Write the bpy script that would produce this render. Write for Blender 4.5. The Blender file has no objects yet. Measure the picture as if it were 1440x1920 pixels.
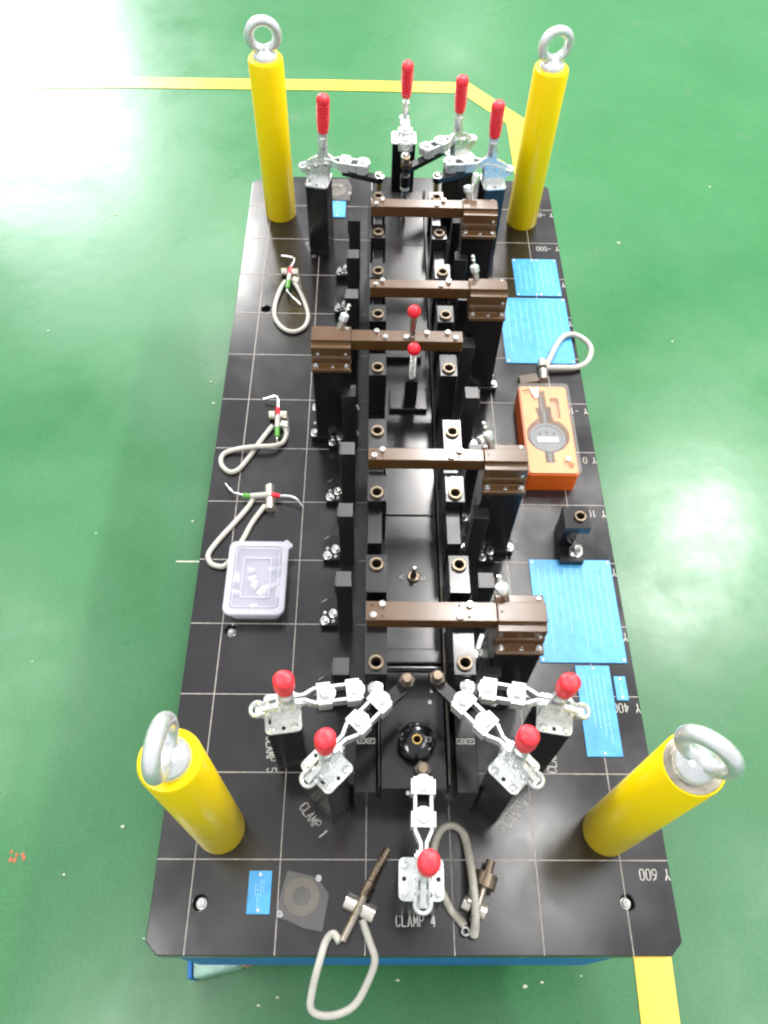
import bpy, bmesh, math, random
from mathutils import Vector, Matrix
random.seed(7)
R = math.radians
S = 0.001                                   # every length below is in millimetres
scn = bpy.context.scene
COL = scn.collection

# ------------------------------------------------------------------ camera
cd = bpy.data.cameras.new('camera'); cam = bpy.data.objects.new('camera', cd); COL.objects.link(cam)
cd.sensor_fit = 'VERTICAL'; cd.sensor_height = 24; cd.sensor_width = 18; cd.lens = 24*1494.9/1920
cd.clip_start = 0.05; cd.clip_end = 60
cam.matrix_world = Matrix(((0.999742, -0.011752, -0.019448, 0.198246), (-0.000521, 0.843794, -0.536667, -0.757846), (0.022717, 0.536539, 0.843570, 1.009087), (0.000000, 0.000000, 0.000000, 1.000000)))
scn.camera = cam
scn.cycles.filter_width = 2.2               # the phone picture is soft

# ------------------------------------------------------------------ light of the hall
scn.view_settings.view_transform = 'Standard'; scn.view_settings.look = 'None'
scn.view_settings.gamma = 1; scn.view_settings.exposure = 1.12
wd = bpy.data.worlds.new('World'); scn.world = wd; wd.use_nodes = True
bg = wd.node_tree.nodes['Background']; bg.inputs[0].default_value = (0.93, 0.96, 1, 1); bg.inputs[1].default_value = 0.44

def area(name, loc, size, power, target=None, col=(1, .98, .95)):
    l = bpy.data.lights.new(name, 'AREA'); l.shape = 'RECTANGLE'; l.size, l.size_y = size; l.energy = power; l.color = col
    o = bpy.data.objects.new(name, l); COL.objects.link(o); o.location = loc
    d = Vector(target) - Vector(loc) if target else Vector((0, 0, -1))
    o.rotation_euler = d.to_track_quat('-Z', 'Y').to_euler() if target else (0, 0, 0)
    return o
# rows of fluorescent battens under the roof, running the way the fixture points
for x0, y0, l0, w0 in ((.72, .86, .32, 10), (.66, 1.85, .6, 17), (.70, 3.6, 1.2, 20), (.95, 6.6, 1.2, 14), (.95, -.2, .5, 3),
                       (2.25, 1.75, .8, 55), (2.2, -.6, 1.2, 14), (-.8, 3.9, 1.2, 18), (-1.9, .9, 1.2, 14), (-.9, -.9, .8, 10)):
    area('ceiling_batten', (x0, y0, 2.75), (0.22, l0), w0)
area('factory_window', (-3.7, 8.0, 3.1), (2.0, 2.4), 250, (-.3, 1.2, -.3), (.95, .98, 1))

# ------------------------------------------------------------------ materials
def mat(name, col, rough=.5, metal=0., var=0., vscale=40., bump=0., bscale=200., spec=.5, coat=0., rvar=0., trans=0., alpha=1., grain=None):
    m = bpy.data.materials.new(name); m.use_nodes = True; nt = m.node_tree; b = nt.nodes['Principled BSDF']
    b.inputs['Base Color'].default_value = (*col, 1); b.inputs['Roughness'].default_value = rough; b.inputs['Metallic'].default_value = metal
    b.inputs['Specular IOR Level'].default_value = spec; b.inputs['Coat Weight'].default_value = coat; b.inputs['Coat Roughness'].default_value = .12
    b.inputs['Transmission Weight'].default_value = trans; b.inputs['Alpha'].default_value = alpha
    tc = nt.nodes.new('ShaderNodeTexCoord')
    if var or rvar:
        n = nt.nodes.new('ShaderNodeTexNoise'); n.inputs['Scale'].default_value = vscale; n.inputs['Detail'].default_value = 6; n.inputs['Roughness'].default_value = .62
        src = tc.outputs['Object']
        if grain:
            mp = nt.nodes.new('ShaderNodeMapping'); mp.inputs['Scale'].default_value = grain; nt.links.new(src, mp.inputs[0]); src = mp.outputs[0]
        nt.links.new(src, n.inputs['Vector'])
        if var:
            r = nt.nodes.new('ShaderNodeMapRange'); r.inputs[1].default_value = .3; r.inputs[2].default_value = .7
            r.inputs[3].default_value = 1-var; r.inputs[4].default_value = 1+var; nt.links.new(n.outputs[0], r.inputs[0])
            mx = nt.nodes.new('ShaderNodeVectorMath'); mx.operation = 'SCALE'; mx.inputs[0].default_value = col
            nt.links.new(r.outputs[0], mx.inputs['Scale']); nt.links.new(mx.outputs[0], b.inputs['Base Color'])
        if rvar:
            r = nt.nodes.new('ShaderNodeMapRange'); r.inputs[1].default_value = .3; r.inputs[2].default_value = .7
            r.inputs[3].default_value = max(.03, rough-rvar); r.inputs[4].default_value = rough+rvar
            nt.links.new(n.outputs[0], r.inputs[0]); nt.links.new(r.outputs[0], b.inputs['Roughness'])
    if bump:
        n2 = nt.nodes.new('ShaderNodeTexNoise'); n2.inputs['Scale'].default_value = bscale; n2.inputs['Detail'].default_value = 3
        nt.links.new(tc.outputs['Object'], n2.inputs['Vector'])
        bp = nt.nodes.new('ShaderNodeBump'); bp.inputs['Strength'].default_value = bump; bp.inputs['Distance'].default_value = .001
        nt.links.new(n2.outputs[0], bp.inputs['Height']); nt.links.new(bp.outputs[0], b.inputs['Normal'])
    return m
M = {}
M['plate'] = mat('black_oxide_plate', (.0105, .0085, .0092), .19, var=.35, vscale=6, rvar=.1, spec=.85, bump=.05, bscale=500)
M['black'] = mat('black_anodised', (.005, .005, .006), .24, var=.2, vscale=25, rvar=.05, spec=.5)
M['rail'] = mat('black_oxide_rail', (.007, .006, .0065), .19, var=.2, vscale=12, rvar=.04, spec=.7)
M['postblack'] = mat('black_oxide_post', (.012, .0105, .0115), .36, var=.2, vscale=30, spec=.9)
M['knobblack'] = mat('polished_black', (.006, .006, .007), .14, spec=.6)
M['brown'] = mat('brown_oxide_steel', (.090, .042, .013), .23, var=.06, vscale=25, rvar=.04, spec=.7)
M['bronze'] = mat('bronzed_steel', (.20, .155, .11), .3, metal=.8, var=.3, vscale=60, rvar=.08)
M['gunmetal'] = mat('gunmetal', (.07, .06, .052), .3, metal=.7, var=.2, vscale=60)
M['brass'] = mat('brass', (.55, .38, .13), .28, metal=.9, var=.2, vscale=60)
M['zinc'] = mat('zinc_plate', (.76, .78, .77), .3, metal=.65, var=.1, vscale=70, rvar=.1, bump=.1, bscale=300)
M['chrome'] = mat('nickel_plate', (.82, .81, .78), .17, metal=1, var=.12, vscale=80, rvar=.06)
M['nickel'] = mat('warm_nickel', (.72, .68, .60), .26, metal=.8, var=.12, vscale=60)
M['steel'] = mat('ground_steel', (.42, .37, .31), .3, metal=.9, var=.2, vscale=60, rvar=.08)
M['red'] = mat('red_vinyl', (.80, .028, .045), .34, var=.15, vscale=60, spec=.6, bump=.8, bscale=260)
M['redplastic'] = mat('red_plastic', (.72, .012, .03), .3, spec=.5)
M['greenplastic'] = mat('green_plastic', (.10, .33, .05), .35)
M['yellow'] = mat('yellow_enamel', (.95, .69, .001), .3, var=.02, vscale=14, spec=.3, rvar=.03, bump=.03, bscale=90)
M['white'] = mat('engraving_white', (.68, .66, .62), .7, var=.25, vscale=300)
M['scribe'] = mat('scribed_metal', (.42, .38, .34), .55, var=.4, vscale=120)
M['cord'] = mat('grey_white_pvc', (.50, .485, .425), .36, var=.08, vscale=60)
M['cordgrey'] = mat('grey_pvc', (.50, .48, .41), .36, var=.1, vscale=60)
M['blueplate'] = mat('blue_name_plate', (.065, .36, .70), .33, var=.16, vscale=60, rvar=.06, spec=.6)
M['print'] = mat('name_plate_lettering', (.33, .62, .84), .5)
M['bluepaint'] = mat('blue_paint', (.012, .16, .52), .4, var=.2, vscale=12)
M['orange'] = mat('orange_case', (.84, .14, .006), .38, var=.08, vscale=30)
M['foam'] = mat('amber_insert', (.66, .28, .06), .5, var=.06, vscale=50)
M['slotpad'] = mat('amber_slot_pad', (.62, .26, .085), .5)
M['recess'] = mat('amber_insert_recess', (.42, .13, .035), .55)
M['dial'] = mat('grey_dial_case', (.10, .115, .14), .3, var=.1, vscale=60)
M['darkdial'] = mat('dark_dial_case', (.055, .05, .05), .35)
M['lcd'] = mat('lcd_panel', (.62, .64, .6), .3)
M['nylon'] = mat('white_nylon', (.82, .83, .84), .4)
M['ferrite'] = mat('brown_grey_ferrite', (.13, .10, .07), .5, var=.3, vscale=90)
M['ferritecentre'] = mat('dark_ferrite', (.05, .046, .043), .5, var=.3, vscale=90)
M['redmark'] = mat('red_paint_mark', (.42, .13, .06), .7)
M['chip'] = mat('pale_chips', (.62, .66, .46), .7, var=.3, vscale=60)
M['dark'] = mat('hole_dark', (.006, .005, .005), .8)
M['tape'] = mat('yellow_floor_paint', (.80, .55, .03), .34, var=.08, vscale=9, rvar=.08, spec=.8)
M['palegreen'] = mat('worn_pale_green_paint', (.32, .52, .42), .4, var=.4, vscale=22)
M['rust'] = mat('brown_wood_end', (.36, .22, .14), .6, var=.3, vscale=50)

def film(name, col, amount, rough=.25):
    m = bpy.data.materials.new(name); m.use_nodes = True; nt = m.node_tree; b = nt.nodes['Principled BSDF']; out = nt.nodes['Material Output']
    b.inputs['Base Color'].default_value = (*col, 1); b.inputs['Roughness'].default_value = rough; b.inputs['Specular IOR Level'].default_value = .6
    t = nt.nodes.new('ShaderNodeBsdfTransparent'); t.inputs[0].default_value = (1, 1, 1, 1)
    x = nt.nodes.new('ShaderNodeMixShader'); n = nt.nodes.new('ShaderNodeTexNoise'); n.inputs['Scale'].default_value = 35
    r = nt.nodes.new('ShaderNodeMapRange'); r.inputs[1].default_value = .3; r.inputs[2].default_value = .7; r.inputs[3].default_value = amount*.88; r.inputs[4].default_value = min(1, amount*1.12)
    tc = nt.nodes.new('ShaderNodeTexCoord'); nt.links.new(tc.outputs['Object'], n.inputs['Vector'])
    nt.links.new(n.outputs[0], r.inputs[0]); nt.links.new(r.outputs[0], x.inputs[0])
    nt.links.new(t.outputs[0], x.inputs[1]); nt.links.new(b.outputs[0], x.inputs[2]); nt.links.new(x.outputs[0], out.inputs[0])
    return m
M['lid'] = film('milky_lid_panel', (.55, .55, .64), .30)
M['box'] = film('milky_box', (.66, .66, .74), .50)
M['bag'] = film('scuffed_clear_film', (.30, .29, .28), .2, .3)
M['cover'] = film('clear_cover', (.9, .86, .78), .09, .12)

# floor: green epoxy with wear
def floor_mat():
    m = bpy.data.materials.new('green_epoxy_floor'); m.use_nodes = True; nt = m.node_tree; b = nt.nodes['Principled BSDF']
    tc = nt.nodes.new('ShaderNodeTexCoord'); L = nt.links.new
    def noise(s, d=5, ro=.6):
        n = nt.nodes.new('ShaderNodeTexNoise'); n.inputs['Scale'].default_value = s; n.inputs['Detail'].default_value = d; n.inputs['Roughness'].default_value = ro
        L(tc.outputs['Object'], n.inputs['Vector']); return n.outputs[0]
    def ramp(src, stops):
        r = nt.nodes.new('ShaderNodeValToRGB'); e = r.color_ramp.elements
        e[0].position, e[0].color = stops[0][0], (*stops[0][1], 1); e[1].position, e[1].color = stops[-1][0], (*stops[-1][1], 1)
        for p, c in stops[1:-1]:
            k = e.new(p); k.color = (*c, 1)
        L(src, r.inputs[0]); return r.outputs[0]
    def mix(f, a, c):
        x = nt.nodes.new('ShaderNodeMixRGB'); L(f, x.inputs[0]); L(a, x.inputs[1])
        if isinstance(c, tuple): x.inputs[2].default_value = (*c, 1)
        else: L(c, x.inputs[2])
        return x.outputs[0]
    base = ramp(noise(2.2, 6), [(.3, (.025, .165, .047)), (.55, (.034, .186, .058)), (.75, (.044, .203, .069))])
    fine = ramp(noise(420, 2), [(.35, (.8, .8, .8)), (.7, (1.12, 1.12, 1.12))])
    mm = nt.nodes.new('ShaderNodeMixRGB'); mm.blend_type = 'MULTIPLY'; mm.inputs[0].default_value = 1; L(base, mm.inputs[1]); L(fine, mm.inputs[2])
    stain = ramp(noise(7, 4), [(.66, (0, 0, 0)), (.74, (.30, .30, .30))])
    c = mix(stain, mm.outputs[0], (.12, .17, .10))
    spots = ramp(noise(34, 3, .5), [(.8, (0, 0, 0)), (.83, (.3, .3, .3))])
    c = mix(spots, c, (.28, .36, .24))
    L(c, b.inputs['Base Color'])
    rr = nt.nodes.new('ShaderNodeMapRange'); rr.inputs[1].default_value = .3; rr.inputs[2].default_value = .7; rr.inputs[3].default_value = .24; rr.inputs[4].default_value = .40
    L(noise(5, 6), rr.inputs[0]); L(rr.outputs[0], b.inputs['Roughness']); b.inputs['Specular IOR Level'].default_value = .55
    bp = nt.nodes.new('ShaderNodeBump'); bp.inputs['Strength'].default_value = .22; bp.inputs['Distance'].default_value = .004
    L(noise(6, 3), bp.inputs['Height']); L(bp.outputs[0], b.inputs['Normal'])
    return m
M['floor'] = floor_mat()

# ------------------------------------------------------------------ mesh builder (mm)
class MB:
    def __init__(s): s.bm = bmesh.new(); s.T = Matrix.Identity(4)
    def at(s, x=0, y=0, z=0, rz=0, rx=0, ry=0):
        s.T = Matrix.Translation((x, y, z)) @ Matrix.Rotation(R(rz), 4, 'Z') @ Matrix.Rotation(R(ry), 4, 'Y') @ Matrix.Rotation(R(rx), 4, 'X'); return s
    def v(s, p): return s.bm.verts.new(s.T @ Vector(p))
    def face(s, vs):
        try: return s.bm.faces.new(vs)
        except ValueError: return None
    def box(s, x0, x1, y0, y1, z0, z1):
        return s.prism([(x0, y0), (x1, y0), (x1, y1), (x0, y1)], z0, z1)
    def prism(s, outer, z0, z1, holes=()):
        """an outline with holes, extruded from z0 to z1"""
        if not holes:
            a = [s.v((x, y, z0)) for x, y in outer]; b = [s.v((x, y, z1)) for x, y in outer]; n = len(a)
            s.face(a[::-1]); s.face(b)
            for i in range(n): s.face([a[i], a[(i+1) % n], b[(i+1) % n], b[i]])
            return s
        loops = [outer] + list(holes); tops = []; edges = []
        for lp in loops:
            t = [s.v((x, y, z1)) for x, y in lp]; tops.append(t)
            for i in range(len(t)): edges.append(s.bm.edges.new((t[i], t[(i+1) % len(t)])))
        r = bmesh.ops.triangle_fill(s.bm, use_beauty=True, use_dissolve=False, edges=edges)
        fs = [g for g in r['geom'] if isinstance(g, bmesh.types.BMFace)]
        low = {}
        dz = (s.T.to_3x3() @ Vector((0, 0, z0-z1)))
        for t in tops:
            for v in t: low[v] = s.bm.verts.new(v.co + dz)
        for f in fs: s.face([low[v] for v in f.verts][::-1])
        for t in tops:
            for i in range(len(t)): s.face([t[i], t[(i+1) % len(t)], low[t[(i+1) % len(t)]], low[t[i]]][::-1])
        return s
    def lathe(s, prof, n=20, close=True, fn=None):
        """profile of (radius, z) turned about z"""
        rings = []
        for k, (r, z) in enumerate(prof):
            if r < 1e-6: rings.append([s.v((0, 0, z))])
            else:
                rings.append([s.v((r*math.cos(2*math.pi*i/n)*(fn(z)[0] if fn else 1), r*math.sin(2*math.pi*i/n)*(fn(z)[1] if fn else 1), z)) for i in range(n)])
        for a, b in zip(rings, rings[1:]):
            for i in range(n):
                j = (i+1) % n
                if len(a) == 1 and len(b) == 1: continue
                if len(a) == 1: s.face([a[0], b[j], b[i]])
                elif len(b) == 1: s.face([a[i], a[j], b[0]])
                else: s.face([a[i], a[j], b[j], b[i]])
        return s
    def cyl(s, r, z0, z1, n=20, ch=0):
        if ch: return s.lathe([(0, z0), (r, z0), (r, z1-ch), (r-ch, z1), (0, z1)], n)
        return s.lathe([(0, z0), (r, z0), (r, z1), (0, z1)], n)
    def ring(s, ri, ro, z0, z1, n=24, ch=.8):
        return s.lathe([(ri, z0), (ro, z0), (ro, z1-ch), (ro-ch, z1), (ri+ch, z1), (ri, z1-ch), (ri, z0)], n)
    def torus(s, R0, r, n=40, m=14, arc=360, start=0, sq=1.):
        full = arc >= 360; rg = []
        cnt = n if full else n+1
        for i in range(cnt):
            a = R(start + arc*i/n); ring = []
            for j in range(m):
                b = 2*math.pi*j/m; rr = R0 + r*math.cos(b)
                ring.append(s.v((rr*math.cos(a), rr*math.sin(a), r*sq*math.sin(b))))
            rg.append(ring)
        for i in range(cnt if full else n):
            a, b = rg[i], rg[(i+1) % cnt]
            for j in range(m): s.face([a[j], b[j], b[(j+1) % m], a[(j+1) % m]])
        if not full: s.face(rg[0]); s.face(rg[-1][::-1])
        return s
    def tube(s, pts, r, m=10, ridge=None, step=None, closed=False):
        P = [Vector(p) for p in pts]
        if step: P = resample(P, step)
        up = Vector((0, 0, 1)); rings = []; prev = None
        for i, p in enumerate(P):
            t = (P[min(i+1, len(P)-1)] - P[max(i-1, 0)]).normalized()
            if prev is None:
                a = t.cross(up)
                if a.length < .1: a = t.cross(Vector((1, 0, 0)))
                a.normalize()
            else:
                a = (prev - t*prev.dot(t)).normalized()
            prev = a; b = t.cross(a)
            rr = r[i] if isinstance(r, (list, tuple)) else r
            if ridge: rr = rr + (ridge[0] if i % 2 else 0)
            rings.append([s.v(p + (a*math.cos(2*math.pi*j/m) + b*math.sin(2*math.pi*j/m))*rr) for j in range(m)])
        for a, b in zip(rings, rings[1:]):
            for j in range(m): s.face([a[j], a[(j+1) % m], b[(j+1) % m], b[j]])
        s.face(rings[0][::-1]); s.face(rings[-1]); return s
    def bar(s, p, q, w, h):
        """square bar from p to q, w wide, h high, z is the underside"""
        p, q = Vector(p), Vector(q); d = (q-p); L = d.length; a = math.degrees(math.atan2(d.y, d.x)); T0 = s.T
        s.T = T0 @ Matrix.Translation(p) @ Matrix.Rotation(R(a), 4, 'Z'); s.box(0, L, -w/2, w/2, 0, h); s.T = T0; return s
    def mesh(s, name, m, smooth=35):
        bmesh.ops.recalc_face_normals(s.bm, faces=s.bm.faces)
        for v in s.bm.verts: v.co *= S
        me = bpy.data.meshes.new(name); s.bm.to_mesh(me); s.bm.free()
        for mm in (m if isinstance(m, (list, tuple)) else [m]): me.materials.append(M[mm])
        if smooth:
            me.polygons.foreach_set('use_smooth', [True]*len(me.polygons)); me.set_sharp_from_angle(angle=R(smooth))
        return me
def resample(P, step):
    out = []
    Q = [P[0]*2-P[1]] + P + [P[-1]*2-P[-2]]
    for i in range(1, len(Q)-2):
        a, b, c, d = Q[i-1], Q[i], Q[i+1], Q[i+2]; n = max(1, int((c-b).length/step))
        for k in range(n):
            t = k/n
            out.append(.5*((2*b) + (c-a)*t + (2*a-5*b+4*c-d)*t*t + (3*b-a-3*c+d)*t**3))
    out.append(P[-1]); return out
def circ(x, y, r, n=16): return [(x+r*math.cos(2*math.pi*i/n), y+r*math.sin(2*math.pi*i/n)) for i in range(n)]
def rrect(x0, x1, y0, y1, r, n=5):
    o = []
    for cx, cy, a0 in ((x1-r, y1-r, 0), (x0+r, y1-r, 90), (x0+r, y0+r, 180), (x1-r, y0+r, 270)):
        for k in range(n+1):
            a = R(a0+90*k/n); o.append((cx+r*math.cos(a), cy+r*math.sin(a)))
    return o
def place(name, me, parent=None, loc=(0, 0, 0), rot=(0, 0, 0), bevel=0):
    """one object showing mesh me, placed in mm"""
    o = bpy.data.objects.new(name, me); COL.objects.link(o); o.parent = parent
    o.location = Vector(loc)*S; o.rotation_euler = [R(a) for a in rot]
    if bevel:
        b = o.modifiers.new('bevel', 'BEVEL'); b.width = bevel*S; b.segments = 2; b.limit_method = 'ANGLE'; b.angle_limit = R(40); b.harden_normals = False
    return o
def thing(name, label, cat, loc=(0, 0, 0), rz=0, group=None):
    o = bpy.data.objects.new(name, None); COL.objects.link(o); o.empty_display_size = .01
    o.location = Vector(loc)*S; o.rotation_euler = (0, 0, R(rz)); return tag(o, label, cat, group)
def tag(o, label, cat, group=None):
    o['label'] = label; o['category'] = cat
    if group: o['group'] = group
    return o
def mk(fn, name, m, smooth=35):
    b = MB(); fn(b); return b.mesh(name, m, smooth)

# stroke lettering, like an engraver's single line
GLY = {'C': [[(4, 5), (3, 6), (1, 6), (0, 5), (0, 1), (1, 0), (3, 0), (4, 1)]], 'L': [[(0, 6), (0, 0), (4, 0)]], 'A': [[(0, 0), (2, 6), (4, 0)], [(.7, 2), (3.3, 2)]],
 'M': [[(0, 0), (0, 6), (2, 1.5), (4, 6), (4, 0)]], 'P': [[(0, 0), (0, 6), (3, 6), (4, 5.2), (4, 3.8), (3, 3), (0, 3)]], 'Y': [[(0, 6), (2, 3), (4, 6)], [(2, 3), (2, 0)]],
 'B': [[(0, 0), (0, 6), (3, 6), (4, 5.2), (4, 3.8), (3, 3.1), (0, 3.1)], [(3, 3.1), (4, 2.3), (4, .8), (3, 0), (0, 0)]], '-': [[(.5, 3), (3.5, 3)]], ' ': [],
 '0': [[(1, 0), (0, 1), (0, 5), (1, 6), (3, 6), (4, 5), (4, 1), (3, 0), (1, 0)]], '1': [[(1, 4.8), (2.2, 6), (2.2, 0)]], '2': [[(0, 5), (1, 6), (3, 6), (4, 5), (4, 3.8), (0, 0), (4, 0)]],
 '3': [[(0, 5), (1, 6), (3, 6), (4, 5), (4, 4), (3, 3.1), (1.6, 3.1)], [(3, 3.1), (4, 2.2), (4, 1), (3, 0), (1, 0), (0, 1)]], '4': [[(3, 0), (3, 6), (0, 1.8), (4, 1.8)]],
 '5': [[(4, 6), (.5, 6), (.2, 3.4), (3, 3.6), (4, 2.6), (4, 1), (3, 0), (1, 0), (0, 1)]], '6': [[(3.6, 6), (1.4, 5), (0, 2.4), (0, 1), (1, 0), (3, 0), (4, 1), (4, 2.4), (3, 3.3), (1, 3.3), (0, 2.2)]]}
def lettering(txt, h, adv, w=.9):
    b = MB(); k = h/6; gw = adv*.66/4
    for i, ch in enumerate(txt):
        for st in GLY[ch]:
            for (x0, y0), (x1, y1) in zip(st, st[1:]):
                p = Vector((i*adv+x0*gw, y0*k, 0)); q = Vector((i*adv+x1*gw, y1*k, 0)); d = (q-p).normalized()*w*.4
                b.bar(p-d, q+d, w, .25)
    return b.mesh('lettering', 'white', 0)

# shared hardware meshes
def socket(b, r=5, h=6, seat=True):
    if seat: b.lathe([(0, 0), (r*1.25, 0), (r*1.25, .8), (r, .8)], 18)
    b.lathe([(r, 0), (r, h-.6), (r-.6, h), (r*.5, h)], 18)
    hexr = [(r*.5*math.cos(i*math.pi/3), r*.5*math.sin(i*math.pi/3)) for i in range(6)]
    b.lathe([(r*.5, h), (r*.42, h-.2), (r*.42, h-r*.55), (0, h-r*.55)], 6)
SCREW = mk(lambda b: socket(b, 5.0, 6.2), 'socket_screw', 'chrome')
SCREW_S = mk(lambda b: socket(b, 2.6, 2.2, False), 'dowel', 'chrome')
SCREW_M = mk(lambda b: socket(b, 3.8, 4.2, False), 'cap_screw', 'chrome')
PAN = mk(lambda b: (b.lathe([(4.2, 0), (4.2, 1.4), (3, 2.6), (1.8, 2.9), (1.6, 1.9), (0, 1.9)], 16)), 'pan_screw', 'zinc')
BUSH = mk(lambda b: b.lathe([(5.3, -9), (5.3, 3.2), (6.1, 4), (8.0, 4), (8.8, 3.2), (8.8, -.5)], 28), 'bushing', 'bronze')
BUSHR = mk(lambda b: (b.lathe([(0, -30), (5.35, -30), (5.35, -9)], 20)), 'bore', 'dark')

# ------------------------------------------------------------------ the floor
FZ = -330
b = MB(); b.box(-9000, 9000, -4000, 16000, FZ-20, FZ)
fl = place('floor', b.mesh('floor', 'floor', 0)); fl['kind'] = 'structure'; fl['label'] = 'glossy green epoxy factory floor'
def strip(pts, w, z=FZ+1.6):
    """floor line as one mitred ribbon"""
    b = MB(); P = [Vector((*p, 0)) for p in pts]; Ls = []; Rs = []
    for i, p in enumerate(P):
        d0 = (P[i]-P[i-1]).normalized() if i else (P[1]-P[0]).normalized(); d1 = (P[i+1]-P[i]).normalized() if i < len(P)-1 else d0
        n = Vector((-(d0+d1).y, (d0+d1).x, 0)).normalized(); s_ = w/2/max(.4, n.dot(Vector((-d0.y, d0.x, 0))))
        Ls.append(b.v((p.x+n.x*s_, p.y+n.y*s_, z))); Rs.append(b.v((p.x-n.x*s_, p.y-n.y*s_, z)))
    for i in range(len(P)-1): b.face([Rs[i], Rs[i+1], Ls[i+1], Ls[i]])
    return b.mesh('floor_line', 'tape', 0)
o = place('floor_line', strip([(-1674.0, 1557.1), (-518.5, 1603.5), (101.5, 1613.9), (474.4, 1614.3), (614.1, 1444.8), (615.5, 1183.9), (625.3, -684.7), (622.2, -763.9), (615.3, -884.0)], 56))
o['kind'] = 'structure'; o['label'] = 'yellow painted line on the green floor'
# small chips, splashes and one red mark
b = MB()
rnd = random.Random(3)
spots = [(-452.6, 1023.6), (-465.0, 993.1), (-489.8, 979.6), (-153.3, 429.8), (-140.5, 368.9), (-146.8, 67.1), (10.6, -684.9), (50.2, -741.2), (76.0, -731.5), (516.7, -705.0), (458.0, -713.0), (-184.0, -501.2), (-125.5, -657.6), (830.4, 918.9), (900.4, 573.9), (-390.4, -226.5), (-261.1, -571.1), (-329.1, 36.7), (-542.2, 576.0), (929.6, 208.6), (1117.2, 1157.4), (248.0, -710.4), (433.4, -718.3)]
for x, y in spots:
    for k in range(1):
        r_ = rnd.uniform(1.5, 3.6); a0 = rnd.random()*6; dx, dy = (rnd.uniform(-12, 12), rnd.uniform(-12, 12)) if k else (0, 0)
        b.prism([(x+dx+r_*rnd.uniform(.5, 1.5)*math.cos(a0+i*1.05), y+dy+r_*rnd.uniform(.4, 1)*math.sin(a0+i*1.05)) for i in range(6)], FZ, FZ+1.2)
o = place('floor_chips', b.mesh('floor_chips', 'chip', 0)); o['kind'] = 'stuff'; o['label'] = 'pale chips and specks scattered on the green floor'
b = MB(); cx, cy = (-338.7, -546.2)
for i in range(6):
    a = i*1.9+.5; q = (.6, 1, .45, .8, .35, .7)[i]; b.prism([(cx+q*14*math.cos(a)+rnd.uniform(1.5, 4)*math.cos(k), cy+q*11*math.sin(a)+rnd.uniform(1.5, 6)*math.sin(k)) for k in range(6)], FZ, FZ+.5+.1*i)
tag(place('red_mark', b.mesh('red_mark', 'redmark', 0)), 'small red paint splash on the floor left of the fixture', 'paint mark')
b = MB(); x0, y0 = (-166.7, -23.3); x1, y1 = (-120.3, -22.7); b.bar((x0, y0, FZ), (x1+50, y1, FZ), 3.5, .8)
tag(place('plastic_strip', b.mesh('plastic_strip', 'chip', 0)), 'thin pale strip lying on the floor beside the left plate edge', 'strip')

# ------------------------------------------------------------------ the base plate
XL, XR, YF, YB = -44, 557, -699, 693
plate = thing('fixture_plate', 'large black fixture plate scribed with a white grid on a blue frame', 'plate', (0, 0, 0))
ch = 14
outer = [(XL+ch, YF), (XR-ch, YF), (XR, YF+ch), (XR, YB-22), (XR-22, YB), (XL+22, YB), (XL, YB-22), (XL, YF+ch)]
holes = [(11.7, -645.6), (501.9, -644.6), (12.4, -309.5), (11.6, 310.4)]
b = MB(); b.prism(outer, -32, 0, [circ(x, y, 8.5) for x, y in holes])
place('plate_body', b.mesh('plate_body', 'plate', 0), plate, bevel=1.2)
for i, (x, y) in enumerate(holes):
    b = MB(); b.cyl(8.6, -31, -12); place('counterbore', b.mesh('counterbore', 'dark'), plate, (x, y, 0))
    if i < 3: place('socket_screw', SCREW, plate, (x, y, -11))
sx = mk(lambda b: b.box(-.52, .52, YF+.5, YB-.5, 0, .2), 'scribed_line', 'scribe', 0)
sy = mk(lambda b: b.box(XL+.5, XR-.5, -.52, .52, 0, .26), 'scribed_line', 'scribe', 0)
for k in range(6): place('scribed_line', sx, plate, (100*k, 0, 0.05))
for k in range(-6, 7): place('scribed_line', sy, plate, (0, 100*k, 0.08))
for v in range(-600, 700, 100):          # read from the far side: turned half round
    t = ('Y %d' % v) if v >= 0 else ('Y %d' % v)
    place('engraved_text', lettering(t, 11.5, 7.4, 1.0), plate, (XR-1.5, -v-9.5+0, .1), (0, 0, 180))
def words(txt, x, y, rz): place('engraved_text', lettering(txt, 11.5, 6.6, 1.05), plate, (x, y, .1), (0, 0, rz))
words('CLAMP 4', *(235.1, -669.6), 0)
words('CLAMP 1', *(118.6, -542.1), -52)
words('CLAMP 2', *(368.4, -568.6), 48)
words('CLAMP 5', *(71.9, -456.1), -84)
words('CLAMP 3', *(436.4, -498.6), 84)
words('CLAMP 6', *(72.5, 490.0), -70)
# welded frame below
b = MB()
b.box(XL+24, XR-62, YF+1.5, YF+52, -205, -33); b.box(XL+30, XR-42, YB-90, YB-40, -150, -33)
b.box(XL+31, XL+81, YF+58, YB-90, -149, -34); b.box(XR-93, XR-43, YF+58, YB-90, -149, -34); b.box(XL+81, XR-93, -30, 20, -148, -34)
place('base_frame', b.mesh('base_frame', 'bluepaint', 0), plate, bevel=3)
for x in (XL+90, XR-110):
    for y in (YF+100, YB-140):
        b = MB(); b.box(x-20, x+20, y-20, y+20, FZ+20, -151); place('leg', b.mesh('leg', 'bluepaint', 0), plate, bevel=3)
        b = MB(); b.at(x, y, FZ); b.cyl(38, 0, 9, 24, 3); b.cyl(9, 9, 20, 12); place('levelling_foot', b.mesh('levelling_foot', 'steel'), plate)
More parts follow.
